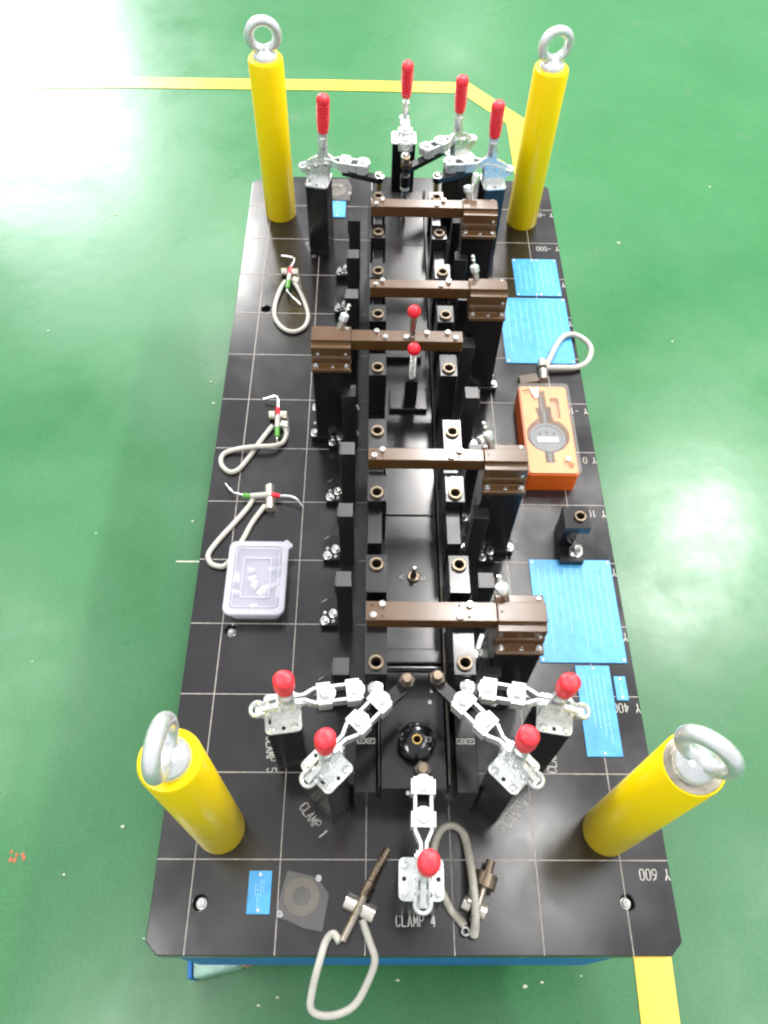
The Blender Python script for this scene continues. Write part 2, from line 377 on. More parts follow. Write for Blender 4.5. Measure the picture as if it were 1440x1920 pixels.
# the worn block sticking out under the near edge
t = thing('worn_block', 'worn pale green block with a brown end under the near left plate edge', 'block', (*(-39.2, -710.5), FZ), 6)
xb, yb = (65.9, -698.4); xa, ya = (-39.2, -710.5); L_ = xb-xa
b = MB(); b.prism([(0, 0), (L_*.62, 8), (L_*.62, 60), (0, 60)], 1, 46); place('painted_end', b.mesh('b', 'palegreen', 0), t, bevel=4)
b = MB(); b.prism([(L_*.62+.5, 8), (L_, 14), (L_, 58), (L_*.62+.5, 59)], 0, 40); place('wood_end', b.mesh('b', 'rust', 0), t, bevel=3)
b = MB(); b.box(-7, -1, 0, 61, 0, 48); place('blue_cap', b.mesh('b', 'bluepaint', 0), t, bevel=2)

# ------------------------------------------------------------------ yellow lifting posts
def lifting_post(x, y, az, top, label, lean=0):
    t = thing('lifting_post', label, 'lifting post', (x, y, 0), 0, 'yellow lifting posts at the plate corners')
    b = MB(); b.lathe([(0, 0), (28, 0), (29, 1.5), (29.2, 296), (27.5, 300), (24.5, 300.5), (0, 300.5)] if top == 'yellow' else [(0, 0), (28, 0), (29, 1.5), (29.2, 299), (28.4, 300), (27.2, 300), (27.2, 299.0), (0, 299.0)], 48)
    place('column', b.mesh('column', 'yellow', 50), t)
    if top != 'yellow':
        b = MB(); b.cyl(27, 299.05, 300.0, 40, .4); place('bare_end_face', b.mesh('bare_end_face', 'steel'), t, (0, 0, 0))
    e = thing_part('eye_bolt', t, (0, 0, 300.6), az)
    b = MB(); b.at(0, 0, 0).lathe([(0, 0), (20, 0), (20.3, 4), (18, 8), (13.5, 12), (9, 17), (0, 18)], 30)
    place('collar', b.mesh('collar', 'zinc', 50), e)
    b = MB(); b.at(0, 0, 35, rx=90).torus(22.5, 8, 44, 16); place('ring', b.mesh('ring', 'zinc', 60), e)
def thing_part(name, parent, loc, rz=0):
    o = bpy.data.objects.new(name, None); COL.objects.link(o); o.parent = parent; o.location = Vector(loc)*S; o.rotation_euler = (0, 0, R(rz)); o.empty_display_size = .01; return o
lifting_post(26.5, -566, 83, 'yellow', 'yellow lifting post at the near left corner with its eye bolt seen edge on')
lifting_post(489, -567, -40, 'bare', 'yellow lifting post at the near right corner with a bare metal end face')
lifting_post(20, 575, 6, 'yellow', 'yellow lifting post at the far left corner of the plate')
lifting_post(491.5, 565, 14, 'yellow', 'yellow lifting post at the far right corner of the plate')

# ------------------------------------------------------------------ central rail with gauge blocks
CX = 257
rail = thing('centre_rail', 'long black central rail with two rows of bushed gauge blocks', 'gauge rail', (CX, 0, 0))
def rp(name, fn, m='rail', bevel=.8, loc=(0, 0, 0)): return place(name, mk(fn, name, m, 0), rail, loc, bevel=bevel)
rp('base', lambda b: b.box(-60, 60, -540, 640, 0, 40))
for s_ in (-1, 1):
    rp('side_wing', lambda b: b.box(*sorted((s_*46, s_*71)), -541, -428, 0, 75))
    rp('block_riser', lambda b: b.box(*sorted((s_*36.5, s_*59)), -425, 450, 40.5, 100))
# floor of the channel in four lengths with fine gaps between
for y0, y1, z in ((-541, -404, 93), (-396, -180.6, 92), (-179.4, 372.5, 93), (373.7, 520, 92.5)):
    rp('channel_plate', lambda b: b.box(-41, 33, y0, y1, 40.5, z))
rp('channel_ridge', lambda b: b.at(0, -400, 93, ry=90).cyl(4.5, -40, 32, 20), bevel=0)
rp('channel_step', lambda b: b.box(-41, 33, -395, -375, 92, 99), bevel=2)
rp('channel_step', lambda b: b.box(-36, 20, 100, 150, 93, 104), bevel=1)
rp('channel_step', lambda b: b.box(-30, 26, 0, 36, 93, 101), bevel=1)
rp('channel_lip', lambda b: b.box(34.2, 37.6, -539, 520, 60, 98), 'gunmetal', 1.5)  # gunmetal on the black rail puts the edge's streak of light into the colour
rp('channel_lip', lambda b: b.box(-44.5, -42, -539, 520, 60, 95), 'rail', 1.0)
BL = [(-430.5, 188), (-307.4, 185), (-208.2, 188), (-116.7, 194), (-9.5, 197), (92.7, 197), (191.4, 190), (296, 178), (399.7, 168)]
fronts = [13, 36, 11.5, 26, 12, 12, 12, 12, 12]; backs = [74, 14, 30, 22, 28, 22, 20, 22, 18]
for s_ in (-1, 1):
    for i, (y, z) in enumerate(BL):
        f, k = fronts[i], backs[i]
        blk = rp('gauge_block', lambda b: b.prism([(-12, -f), (12, -f), (12, k), (-12, k)], 100.5, z, [circ(0, 0, 8.0, 24)]), 'rail', .7, (s_*48.5, y, 0))
        place('bushing', BUSH, blk, (0, 0, z)); place('bore', BUSHR, blk, (0, 0, z))
    for y0, y1, z, w0, w1 in ((-271, -219.8, 172, -11, 6), (-178, -143, 170, -11, 8), (-94, -22, 116, -8, 5), (19, 80, 120, -8, 6), (115, 179, 150, -8, 6), (212, 283, 158, -8, 8), (318, 387, 150, -7, 7)):
        rp('ledge', lambda b: b.box(w0*1, w1*1, y0+.3, y1-.3, 100.5, z), 'rail', .6, (s_*48.5, 0, 0))
# the small boxed marks on the two front wings
def marks(b):
    for x0 in (0, 11):
        for (p, q) in (((0, 0), (9, 0)), ((9, 0), (9, 5.5)), ((9, 5.5), (0, 5.5)), ((0, 5.5), (0, 0))):
            b.bar((x0+p[0], p[1], 0), (x0+q[0], q[1], 0), .8, .2)
    b.bar((2.5, 2.8, 0), (6.5, 2.8, 0), .8, .2); b.bar((13, 1.5, 0), (17.5, 4, 0), .8, .25); b.bar((13, 4, 0), (15, 1.6, 0), .8, .2)
mk_ = mk(marks, 'engraved_marks', 'white', 0)
place('engraved_marks', mk_, rail, (-68.5, -485, 75.1)); place('engraved_marks', mk_, rail, (68.5, -479.5, 75.1), (0, 0, 180))
place('engraved_text', lettering('A', 5.5, 6.5, 1.2), rail, (-13, -276, 92.1), (0, 0, 90)); place('engraved_text', lettering('B', 6.5, 7.5, 1.3), rail, (15, -277, 92.1), (0, 0, 90))
for x, y in ((-54.1, -450.4), (-23.2, -432.0), (18.9, -427.7), (16.6, -441.5), (-11.1, -545.5)):
    place('dowel', SCREW_S, rail, (x, y, 92.6))
# locating pin in the middle of the channel
t = thing('locating_pin', 'bronze locating pin with silver tip standing between the letters A and B', 'pin', (257.5, -274, 92))
place('pin_base', mk(lambda b: b.lathe([(0, 0), (8.3, 0), (8.3, 2.5), (7.2, 3.5), (0, 3.5)], 24), 'p', 'bronze'), t)
place('pin_stem', mk(lambda b: b.lathe([(0, 3.6), (4.2, 3.6), (3.4, 12), (1.6, 19), (0, 20)], 20), 'p', 'bronze'), t)
place('pin_tip', mk(lambda b: b.lathe([(0, 20.1), (3.2, 20.1), (3.4, 23), (2.4, 25.5), (0, 26)], 16), 'p', 'chrome'), t)
# round black knob at the front
t = thing('round_knob', 'polished round black knob with a brass bush in its centre', 'knob', (256, -492, 93.2))
place('disc', mk(lambda b: b.lathe([(6.2, 0), (13, 0), (13, 6), (19.5, 7), (21, 10), (21.6, 16), (20.5, 20), (18, 22.2), (6.2, 22.3), (6.2, 1)], 48), 'disc', 'knobblack', 50), t)
place('centre_bush', mk(lambda b: (b.ring(3.8, 6.1, 2, 23.5, 28, .6)), 'cb', 'brass'), t); place('bore', mk(lambda b: b.cyl(3.7, 1, 8, 16), 'bore', 'dark'), t)
place('engraved_text', lettering('23', 5, 4.4, .6), t, (8.5, -2.5, 22.6))

# ------------------------------------------------------------------ stop posts either side
def foot(b): b.box(0, 30, -17, 17, 0, 14)
POST = mk(lambda b: b.box(-9.8, 9.8, 0, 21.5, 0, 130), 'post', 'postblack', 0)
FOOT = mk(lambda b: b.prism([(-34, 0), (-10, 0), (-10, 40), (-26, 40), (-34, 34)], 0, 13), 'foot', 'black', 0)
SHIM = mk(lambda b: b.box(-11.6, -9.9, 3, 17, 100, 126), 'shim', 'gunmetal', 0)
left = [(-419, 121), (-307, 128), (-206, 129), (-106, 130), (-3, 131), (97, 131), (198, 131), (292, 131), (386, 131)]
nth = ['nearest the viewer', 'second from the near end', 'third from the near end', 'fourth from the near end', 'fifth from the near end', 'sixth from the near end', 'third from the far end', 'second from the far end', 'farthest from the viewer']
pr = None
for s_, side in ((-1, 'left'), (1, 'right')):
    for i, (y, h) in enumerate(left):
        t = thing('stop_post', 'square black stop post of the %s row, %s' % (side, nth[i]), 'stop post', (CX+s_*88.6, y, 0), 0, 'black stop posts beside the central rail')
        if s_ == -1:
            place('post', POST, t, (0, 0, 0), bevel=.6).scale.z = h/130
            place('foot', FOOT, t, bevel=.8)
            place('shim', SHIM, t, (0, 0, h-129), bevel=.3)
            sc = [(-28, 6.5, SCREW), (-16.5, 17, SCREW), (-28, 18, SCREW_S), (-16, 5.5, SCREW_S)]
        else:
            place('post', POST, t, bevel=.6).scale.z = h/130
            place('foot', FOOTR if 'FOOTR' in globals() else globals().setdefault('FOOTR', mk(lambda b: b.prism([(10, 0), (34, 0), (34, 34), (26, 40), (10, 40)], 0, 13), 'foot', 'black', 0)), t, bevel=.8)
            place('shim', SHIM, t, (21.5, 0, h-129), bevel=.3)
            sc = [(16.5, 6.5, SCREW), (28, 17, SCREW), (16, 18, SCREW_S), (28.5, 5.5, SCREW_S)]
        for x, yy, me in sc: place('socket_screw' if me is SCREW else 'dowel', me, t, (x, yy, 13))

# ------------------------------------------------------------------ brown swing bars on black pillars
names = ['farthest brown gauge bar, beside the far clamps', 'second brown gauge bar from the far end, by the upper blue plates', 'brown gauge bar hinged on the left, with the two red ball pins', 'brown gauge bar beside the orange indicator case', 'nearest brown gauge bar, beside the large blue plate']
bars = [(325.8, 20, 0, 5), (140.9, 18, 0, 4), (34.3, 21, 1, 7), (-169.2, 19, 0, -4), (-387.6, 23.5, 0, 0)]
ZB, ZT = 186, 205
BRACKET_PTS = lambda d: [(-24, 165), (-24, 171), (-12, 171), (-12, 182), (-10, 184), (-10, ZT-5), (-.4, ZT-5), (-.4, ZT+.6), (d+.4, ZT+.6), (d+.4, ZT-7), (d+13, ZT-7), (d+13, 165)]
def along_x(b, prof, x0, x1):
    a = [b.v((x0, y, z)) for y, z in prof]; c = [b.v((x1, y, z)) for y, z in prof]; n = len(prof)
    b.face(a); b.face(c[::-1])
    for i in range(n): b.face([a[i], c[i], c[(i+1) % n], a[(i+1) % n]])
for i, (yf, d, lefty, tw) in enumerate(bars):
    t = thing('gauge_bar', names[i], 'gauge bar', (CX, yf, 0), 0, 'brown gauge bars across the central rail')
    sg = -1 if lefty else 1
    # in local x: free end at -60*sg, bracket from 85*sg to 140*sg
    xa, xb = (86, 141)
    f = (lambda v: sg*v)
    X0, X1 = sorted((f(-60 if not lefty else -70), f(xa-.5)))
    place('arm', mk(lambda b: b.box(X0, X1, 0, d, ZB, ZT), 'arm', 'brown', 0), t, bevel=.8)
    x0, x1 = sorted((f(xa), f(xb)))
    place('bracket', mk(lambda b: along_x(b, BRACKET_PTS(d), x0, x1), 'bracket', 'brown', 0), t, bevel=.9)
    for x in (x0+6, x1-6): place('cap_screw', SCREW_M, t, (x, -17.6, 171))
    place('dowel', SCREW_S, t, ((x0+x1)/2+2, -17.6, 170))
    place('dowel', SCREW_S, t, (x1-6, -9.6, 188), (90, 0, 0)) if i != 2 else [place('dowel', SCREW_S, t, (x_, -9.6, 188), (90, 0, 0)) for x_ in (x0+9, x1-7)]
    place('cap_screw', SCREW_S, t, (x1-6, d+8, ZT-7))
    pairs = [(-52, 5.5), (-42, d-4.5), (44, 5.0), (55, d-4.5)]
    if lefty: pairs = [(-50, d-4), (-38, 6), (-9, 6), (20, d-6), (49, d-5), (60, 6)]
    for x, y in pairs: place('cap_screw', SCREW_M, t, (x, y, ZT))
    if not lefty:
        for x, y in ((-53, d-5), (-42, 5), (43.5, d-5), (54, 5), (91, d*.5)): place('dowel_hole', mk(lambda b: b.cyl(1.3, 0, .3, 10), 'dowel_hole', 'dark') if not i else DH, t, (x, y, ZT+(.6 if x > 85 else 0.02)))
        if i == 0: DH = bpy.data.objects['dowel_hole'].data
    # spring plunger behind the bracket: shank, cap and cross handle
    pl = thing_part('plunger', t, (f(xa+(17 if lefty else 11)), d+4, ZT-4), 0); pl.scale = (.85, .85, .8)
    ang = (38, -18*sg + tw, 0)
    for nm, me in (('shank', 'steel'), ('cap', 'zinc'), ('lever', 'chrome')):
        def fn(b, nm=nm):
            if nm == 'shank': b.cyl(5.5, 0, 16, 18, .8); b.cyl(2.4, -14, 0, 12)
            if nm == 'cap': b.lathe([(0, 16.1), (8.6, 16.1), (9.2, 18), (9.2, 25), (7.5, 28), (0, 29)] if i == 4 else [(0, 16.1), (7, 16.1), (7.6, 18), (7.6, 27), (5, 29.5), (0, 30)], 8 if i in (1, 2) else 24)
            if nm == 'lever':
                b.at(0, 0, 0).lathe([(0, 29), (2.6, 29), (2.6, 36), (3.9, 38), (2.6, 40), (3.9, 43), (2.9, 46.5), (0, 47.5)], 16) if i != 0 else b.at(8, 4, 18, ry=24).lathe([(0, 0), (3.6, 0), (4.5, 10), (7.6, 20), (7.2, 29), (3, 33), (0, 33)], 18)
        place(nm, mk(fn, nm, me), pl, rot=(-ang[0]*(.55 if i == 4 else .75), ang[1], 0))
    # pillar
    p = thing('bar_pillar', ['black pillar carrying the farthest brown bar', 'black pillar carrying the brown bar by the two upper blue plates', 'black pillar on the left carrying the brown bar with the red ball pins', 'black pillar carrying the brown bar beside the orange case', 'black pillar carrying the nearest brown bar by the large blue plate'][i], 'pillar', (CX, yf, 0), 0, 'black pillars under the brown gauge bars')
    place('column', mk(lambda b: b.box(x0+.8, x1-.8, -20, d+10, 14.2, 164.8), 'column', 'black', 0), p, bevel=1)
    place('foot', mk(lambda b: b.box(x0-9, x1+9, -21, d+25, 0, 14), 'foot', 'black', 0), p, bevel=1)
    for x in (x0-4, x1+4):
        for y in (-14, d+17): place('socket_screw', SCREW, p, (x, y, 14))
        place('dowel', SCREW_S, p, (x, 6, 14))

# red ball pins
def ballpin(x, y, z0, z1, sprung, label, tilt=0):
    t = thing('ball_pin', label, 'ball pin', (x, y, z0), 0, 'red ball pins')
    if sprung:
        pts = [(4.4*math.cos(k*.7854), 4.4*math.sin(k*.7854), k*.7854/6.283*2.6) for k in range(int((z1-z0-8)/2.6*8))]
        place('spring', mk(lambda b: b.tube(pts, .75, 6), 'spring', 'chrome', 60), t); place('rod', mk(lambda b: b.cyl(2.9, -30, z1-z0-6, 14), 'rod', 'steel'), t)
    else:
        place('rod', mk(lambda b: b.lathe([(0, 0), (5.6, 0), (5.6, 3), (4.6, 4), (4.6, z1-z0-6), (0, z1-z0-6)], 20), 'rod', 'steel'), t)
    place('ball', mk(lambda b: b.lathe([(9.2*math.sin(math.pi*k/12), z1-z0-9.2*math.cos(math.pi*k/12)) for k in range(13)], 24), 'ball', 'redplastic', 60), t)
ballpin(256.5, 44, ZT, 251, False, 'red ball pin standing on top of the brown bar')
ballpin(258, 17, 150, 208, True, 'red ball pin with a coil spring in front of the brown bar')
t = thing('pin_holder', 'small black block under the sprung red ball pin', 'block', (258, 17, 93.2))
place('holder', mk(lambda b: b.box(-9, 9, -7, 9, 0, 56), 'holder', 'black', 0), t, bevel=.6)

# ------------------------------------------------------------------ toggle clamps
def side_plate(b, y0, y1):
    prof = [(-17, 2.6), (19, 2.6), (20, 20), (21, 38), (15, 42), (8, 38), (-2, 37), (-12, 33), (-20, 26), (-22, 15)]
    T = b.T; b.T = T @ Matrix.Rotation(R(90), 4, 'X'); b.prism(prof, -y1, -y0); b.T = T
CL = {}
CL['base'] = mk(lambda b: b.prism(rrect(-20, 20, -22.5, 22.5, 6), 0, 2.6, [circ(0, 17, 2.3, 12), circ(0, -17, 2.3, 12), rrect(-16, -13, -11, -6, 1, 2)]), 'base', 'zinc', 0)
CL['sp1'] = mk(lambda b: side_plate(b, 4.6, 7), 'side_plate', 'zinc', 0)
CL['sp2'] = mk(lambda b: side_plate(b, -7, -4.6), 'side_plate', 'zinc', 0)
def handle_(b):
    T = b.T; b.T = T @ Matrix.Rotation(R(90), 4, 'X')
    prof = [(-26, 24), (-28, 32), (-20, 38), (-9, 44), (-8, 60), (-8, 99), (8, 99), (8, 60), (9, 50), (20, 44), (22, 36), (14, 33), (-6, 33)]
    b.prism(prof, -3, 3); b.T = T
    T = b.T; b.T = T @ Matrix.Translation((0, 0, 56)); b.lathe([(0, -7), (6.5, -5), (8.5, 2), (8.2, 12), (7, 20), (0, 20)], 16, fn=lambda z: (1, .8)); b.T = T
CL['lever'] = mk(handle_, 'lever', 'zinc')
def grip_(b):
    pr = [(0, 84), (7.2, 84), (8.4, 86)]
    for k in range(10):
        z = 88+k*4.9; base = 9.4+1.6*min(1, k/4); pr += [(base, z), (base, z+2.6), (base-1.6, z+3.4), (base-1.6, z+4)]
    pr += [(11.1, 135), (11.0, 138), (10, 141.5), (7.5, 144), (4, 145.3), (0, 145.8)]
    b.lathe(pr, 24, fn=lambda z: (1.0, .92))
CL['grip'] = mk(grip_, 'grip', 'red', 50)
def arm_(b):
    for s_ in (-1, 1):
        pts = [(12, s_*2.4), (27, s_*2.8), (37, s_*8), (88, s_*8)]
        for (xa, ya), (xb, yb) in zip(pts, pts[1:]): b.bar((xa-.6, ya, 31), (xb+.6, yb, 31), 3.4, 14)
    b.box(84.6, 88, -6.2, 6.2, 31.2, 44.8)
CL['arm'] = mk(arm_, 'arm', 'zinc', 0)
CL['loop'] = mk(lambda b: (b.at(-25, 0, 24, ry=-12).torus(7.5, 2.3, 24, 8, 260, 50, 1.7), b.at(-24, 0, 18).box(-4, 8, -5.5, 5.5, -3, 3)), 'rear_loop', 'zinc')
def washer_(b):
    D = [(-9, -10.5), (2, -10.5), (7, -9)] + [(9*math.cos(R(a))+2, 9*math.sin(R(a))) for a in range(-60, 61, 20)] + [(7, 9), (2, 10.5), (-9, 10.5)]
    b.prism(D, 45.2, 47.4)
    for s_ in (-1, 1): b.box(-9, 6, *sorted((s_*10.2, s_*12.2)), 30, 47.2)
CL['washer'] = mk(washer_, 'flanged_washer', 'zinc', 0)
CL['nut'] = mk(lambda b: (b.lathe([(0, 47.5), (6.6, 47.5), (6.6, 51.5), (5.6, 52.6), (2.6, 52.6)], 6), b.lathe([(2.6, 52.6), (2.4, 54.5), (0, 54.8)], 14)), 'nut', 'zinc')
CL['rivet'] = mk(lambda b: b.at(0, 0, 0, rx=90).cyl(3.4, -8.6, 8.6, 16, .6), 'rivet', 'chrome')
HEXB = mk(lambda b: (b.lathe([(0, 0), (10, 0), (10, 8), (8.8, 9.6), (5.4, 9.6)], 6), b.lathe([(0, -24), (4.6, -24), (4.6, -9), (0, -9)], 14)), 'hex_spindle', 'gunmetal')
HEXT = mk(lambda b: b.lathe([(5.5, 9.6), (5.5, 16.6), (4.7, 17.6), (0, 17.6)], 22), 'spindle_end', 'bronze')
SPB = mk(lambda b: (b.lathe([(0, 0), (8.2, 0), (8.2, 2), (6, 2.2), (5.6, 7), (3, 7.6), (2.2, 6.4), (0, 6.4)], 20)), 'washer_screw', 'chrome')
PINB = mk(lambda b: b.lathe([(0, -42), (3, -42), (4.4, -39), (4.4, -9), (0, -9)], 18), 'brass_pin', 'brass')
def clamp(label, pl_label, x, y, az, end, kind, top, h=147):
    """flange centre x,y; arm azimuth; end = where its black finger ends; top = handle top offset"""
    g = 'red handled toggle clamps'
    t = thing('toggle_clamp', label, 'toggle clamp', (x, y, h), az, g)
    place('base', CL['base'], t, bevel=.5); place('side_plate', CL['sp1'], t, bevel=.4); place('side_plate', CL['sp2'], t, bevel=.4)
    for px in (-13, 12):
        for py in (-17, 17): place('cap_screw', PAN, t, (px, py, 2.6))
    for px, pz in ((15, 37), (-2, 31), (-14, 24)): place('rivet', CL['rivet'], t, (px, 0, pz))
    la = Vector(top); ry = math.degrees(math.atan2(la.x, 110)); rx = -math.degrees(math.atan2(la.y, 110))
    hd = place('lever', CL['lever'], t, (top[2], 0, 0), rot=(rx, ry, 0), bevel=.5); hd.scale.z = .95 if y < 0 else 1.04; gp = place('grip', CL['grip'], hd)
    if y < 0: gp.scale = (.97, .97, .72); gp.location.z = 39.5*S
    place('rear_loop', CL['loop'], t); ar = place('arm', CL['arm'], t, bevel=.5)
    for px in (49, 80):
        place('flanged_washer', CL['washer'], ar, (px, 0, 0), bevel=.5); place('nut', CL['nut'], ar, (px, 0, 0), (0, 0, 13+px))
    e = Vector((end[0]-x, end[1]-y, 0)); e.rotate(Matrix.Rotation(-R(az), 3, 'Z'))
    s0 = Vector((44, 0, 20)); e.z = 20; d = (e-s0).normalized()
    def fin(b):
        T0 = b.T; a = math.degrees(math.atan2(d.y, d.x)); b.T = T0 @ Matrix.Translation(s0) @ Matrix.Rotation(R(a), 4, 'Z'); L = (e-s0).length
        b.prism([(0, -7), (L, -7)] + [(L+7*math.cos(R(k)), 7*math.sin(R(k))) for k in range(-60, 61, 30)] + [(L, 7), (0, 7)], 0, 9.3); b.T = T0
    fg = place('finger_bar', mk(fin, 'finger_bar', 'black', 0), t, bevel=.7)
    if kind == 'hex': place('hex_spindle', HEXB, fg, (e.x, e.y, 29.6), (0, 0, 20)); place('spindle_end', HEXT, fg, (e.x, e.y, 29.6))
    elif kind == 'screw': place('washer_screw', SPB, fg, (e.x, e.y, 29.6))
    elif kind == 'pin': place('washer_screw', SPB, fg, (e.x, e.y, 29.6)); place('brass_pin', PINB, fg, (e.x, e.y, 29.6))
    p = thing('clamp_pillar', pl_label, 'pillar', (x, y, 0), az, 'black pillars under the toggle clamps')
    place('column', mk(lambda b: b.box(-18.5, 18.5, -21, 21, 12.2, h-.3), 'column', 'black', 0), p, bevel=1)
    place('foot', mk(lambda b: b.box(-18.3, 18.3, -20.8, 20.8, 0, 12), 'foot', 'black', 0), p, bevel=1)
clamp('toggle clamp at the left with its arm pointing right, marked CLAMP 5', 'black pillar above the engraved words CLAMP 5', 106.5, -474, 8, (208.0, -455.9), 'screw', (4, -10, 6))
clamp('toggle clamp at the near left turned diagonally, marked CLAMP 1', 'black diagonal pillar above the engraved words CLAMP 1', 157.4, -532, 46, (241.9, -448.9), 'hex', (-3, -7, 0))
clamp('toggle clamp nearest the viewer, above the words CLAMP 4', 'black pillar behind the engraved words CLAMP 4', 254.8, -641, 89, (256.6, -543.9), 'hex', (-5, 1, 2))
clamp('toggle clamp at the near right turned diagonally, marked CLAMP 2', 'black diagonal pillar above the engraved words CLAMP 2', 356.5, -532, 134, (274.9, -445.6), 'hex', (0, 7, 2))
clamp('toggle clamp at the right with its arm pointing left, next to the long blue plate', 'black pillar under the right hand clamp next to the long blue plate', 407, -473, 171, (308.1, -452.8), 'screw', (4, 11, 6))
clamp('toggle clamp at the far left, its arm reaching right over a brass pin', 'tall black pillar under the far left toggle clamp', 105, 472, -11, (209.6, 442.9), 'pin', (4, 5, 7))
clamp('toggle clamp at the far right beside the yellow post, arm pointing left', 'black pillar under the far right toggle clamp beside the yellow post', 408.5, 476, 187, (307.9, 446.1), 'pin', (4, 5, 7))
clamp('farthest toggle clamp, in the middle, its arm pointing at the viewer', 'black pillar of the farthest toggle clamp in the middle', 255, 600, -90, (255, 500), 'screw', (9, 0, 9))
clamp('toggle clamp at the far end between the middle and right ones, arm slanting left', 'black pillar half hidden behind the far right clamp arm', 355, 552, 216, (255.7, 471.0), 'hex', (6, 3, 9))
t = thing('drop_pin', 'silver drop pin hanging in front of the far middle pillar', 'pin', (254.5, 452, 96))
place('stem', mk(lambda b: b.lathe([(0, 0), (3, 0), (4.6, 4), (4.6, 52), (0, 52)], 20), 'stem', 'chrome'), t); place('collar', mk(lambda b: b.cyl(8, 52.1, 58, 20, 1), 'collar', 'zinc'), t); place('sleeve', mk(lambda b: b.cyl(8.5, 58.1, 79, 20, 1), 'sleeve', 'black'), t)

# ------------------------------------------------------------------ blue name plates
def name_plate(label, c, lines, turned=True, z=1.6, screws='corners'):
    """c: four corners on the plate, far left first and clockwise"""
    x0 = (c[0][0]+c[3][0])/2; x1 = (c[1][0]+c[2][0])/2; y1 = (c[0][1]+c[1][1])/2; y0 = (c[2][1]+c[3][1])/2
    w, h = x1-x0, y1-y0
    t = thing('name_plate', label, 'name plate', ((x0+x1)/2, (y0+y1)/2, 0.4), 0, 'blue name plates')
    place('sheet', mk(lambda b: b.box(-w/2, w/2, -h/2, h/2, 0, z), 'sheet', 'blueplate', 0), t, bevel=.3)
    rn = random.Random(int(w*10)); b = MB()
    # rows of small print; they run along the plate, too small to read in the photograph
    for k in range(lines):
        x = -w/2+7+(w-14)*(k+.5)/lines; y = h/2-9-rn.uniform(0, 6); end = -h/2+8+rn.uniform(0, h*.35)
        while y > end:
            l = rn.uniform(1.2, 3.2); b.box(x-.55, x+.55, y-l, y, z, z+.12); y -= l+rn.choice((.9, .9, 2.2))
    place('small_print', b.mesh('small_print', 'print', 0), t)
    if screws == 'corners': sc = [(-w/2+4, -h/2+4), (w/2-4, -h/2+4), (-w/2+4, h/2-4), (w/2-4, h/2-4)]
    elif screws == 'eight': sc = [(x, y) for y in (-h/2+3.5, h/2-3.5) for x in (-w/2+4, -4, 4, w/2-4)]
    else: sc = [(0, -h/2+4), (0, h/2-4)]
    for x, y in sc: place('rivet', RIV, t, (x, y, z))
RIV = mk(lambda b: b.lathe([(2.2, 0), (1.9, .7), (1, 1.2), (0, 1.3)], 14), 'rivet', 'zinc', 60)
name_plate('square blue name plate farthest back on the right side', [(461.6, 452.1), (545.6, 452.8), (546.1, 356.1), (464.6, 351.3)], 7, screws='eight')
name_plate('blue name plate under the white looped cord on the right', [(432.1, 346.4), (550.0, 347.8), (549.8, 188.7), (428.7, 187.4)], 9)
name_plate('largest blue name plate, beside the nearest brown bar', [(430.6, -195.6), (548.1, -195.9), (550.0, -354.1), (431.8, -352.9)], 11)
name_plate('tall narrow blue name plate beside the right clamp', [(477.3, -357.8), (522.8, -357.4), (523.9, -479.0), (477.9, -478.6)], 5, screws='two')
name_plate('tiny blue name plate above the mark Y 400', [(526.9, -372.4), (542.7, -372.3), (543.0, -405.3), (527.4, -405.4)], 2, screws='two')
name_plate('small blue name plate at the near left of the plate', [(65.0, -612.5), (91.6, -612.4), (91.4, -658.0), (65.4, -657.5)], 4, screws='two')
name_plate('small blue name plate behind the far left pillar', [(113.6, 614.4), (145.4, 615.4), (146.7, 564.5), (114.4, 565.1)], 3, screws='two')

# ------------------------------------------------------------------ filmed ferrite rings
def ringpad(label, poly, cx, cy, ro, ri, scr):
    t = thing('ring_pad', label, 'ring under film', (cx, cy, .4))
    place('ring', mk(lambda b: b.ring(ri, ro, 0, 4, 36, .8), 'ring', 'ferrite'), t); place('centre', mk(lambda b: b.cyl(ri-.3, 0, 2.2, 28, .4), 'centre', 'ferritecentre'), t)
    place('film', mk(lambda b: b.prism([(x-cx, y-cy) for x, y in poly], 4.6, 5.4), 'film', 'bag', 0), t)
    for x, y in scr: place('cap_screw', SCREW_M, t, (x-cx, y-cy, 2))
ringpad('brown grey ring under a torn clear film at the near left', [(109.9, -612.5), (139.9, -619.2), (147.4, -623.7), (158.4, -638.2), (152.0, -675.5), (139.4, -673.4), (129.8, -671.8), (116.3, -665.5), (103.5, -661.7), (100.3, -649.8)], *(127.3, -639.7), 20.5, 9.5, [(103.7, -657.8), (146.0, -620.6)])
ringpad('brown ring under film at the far left behind the pillar', [(100.7, 678.7), (148.2, 680.3), (157.4, 656.3), (154.1, 612.2), (107.5, 614.1)], *(125.4, 647.8), 20.5, 9.5, [(153.5, 635.1), (135.8, 658.4)])

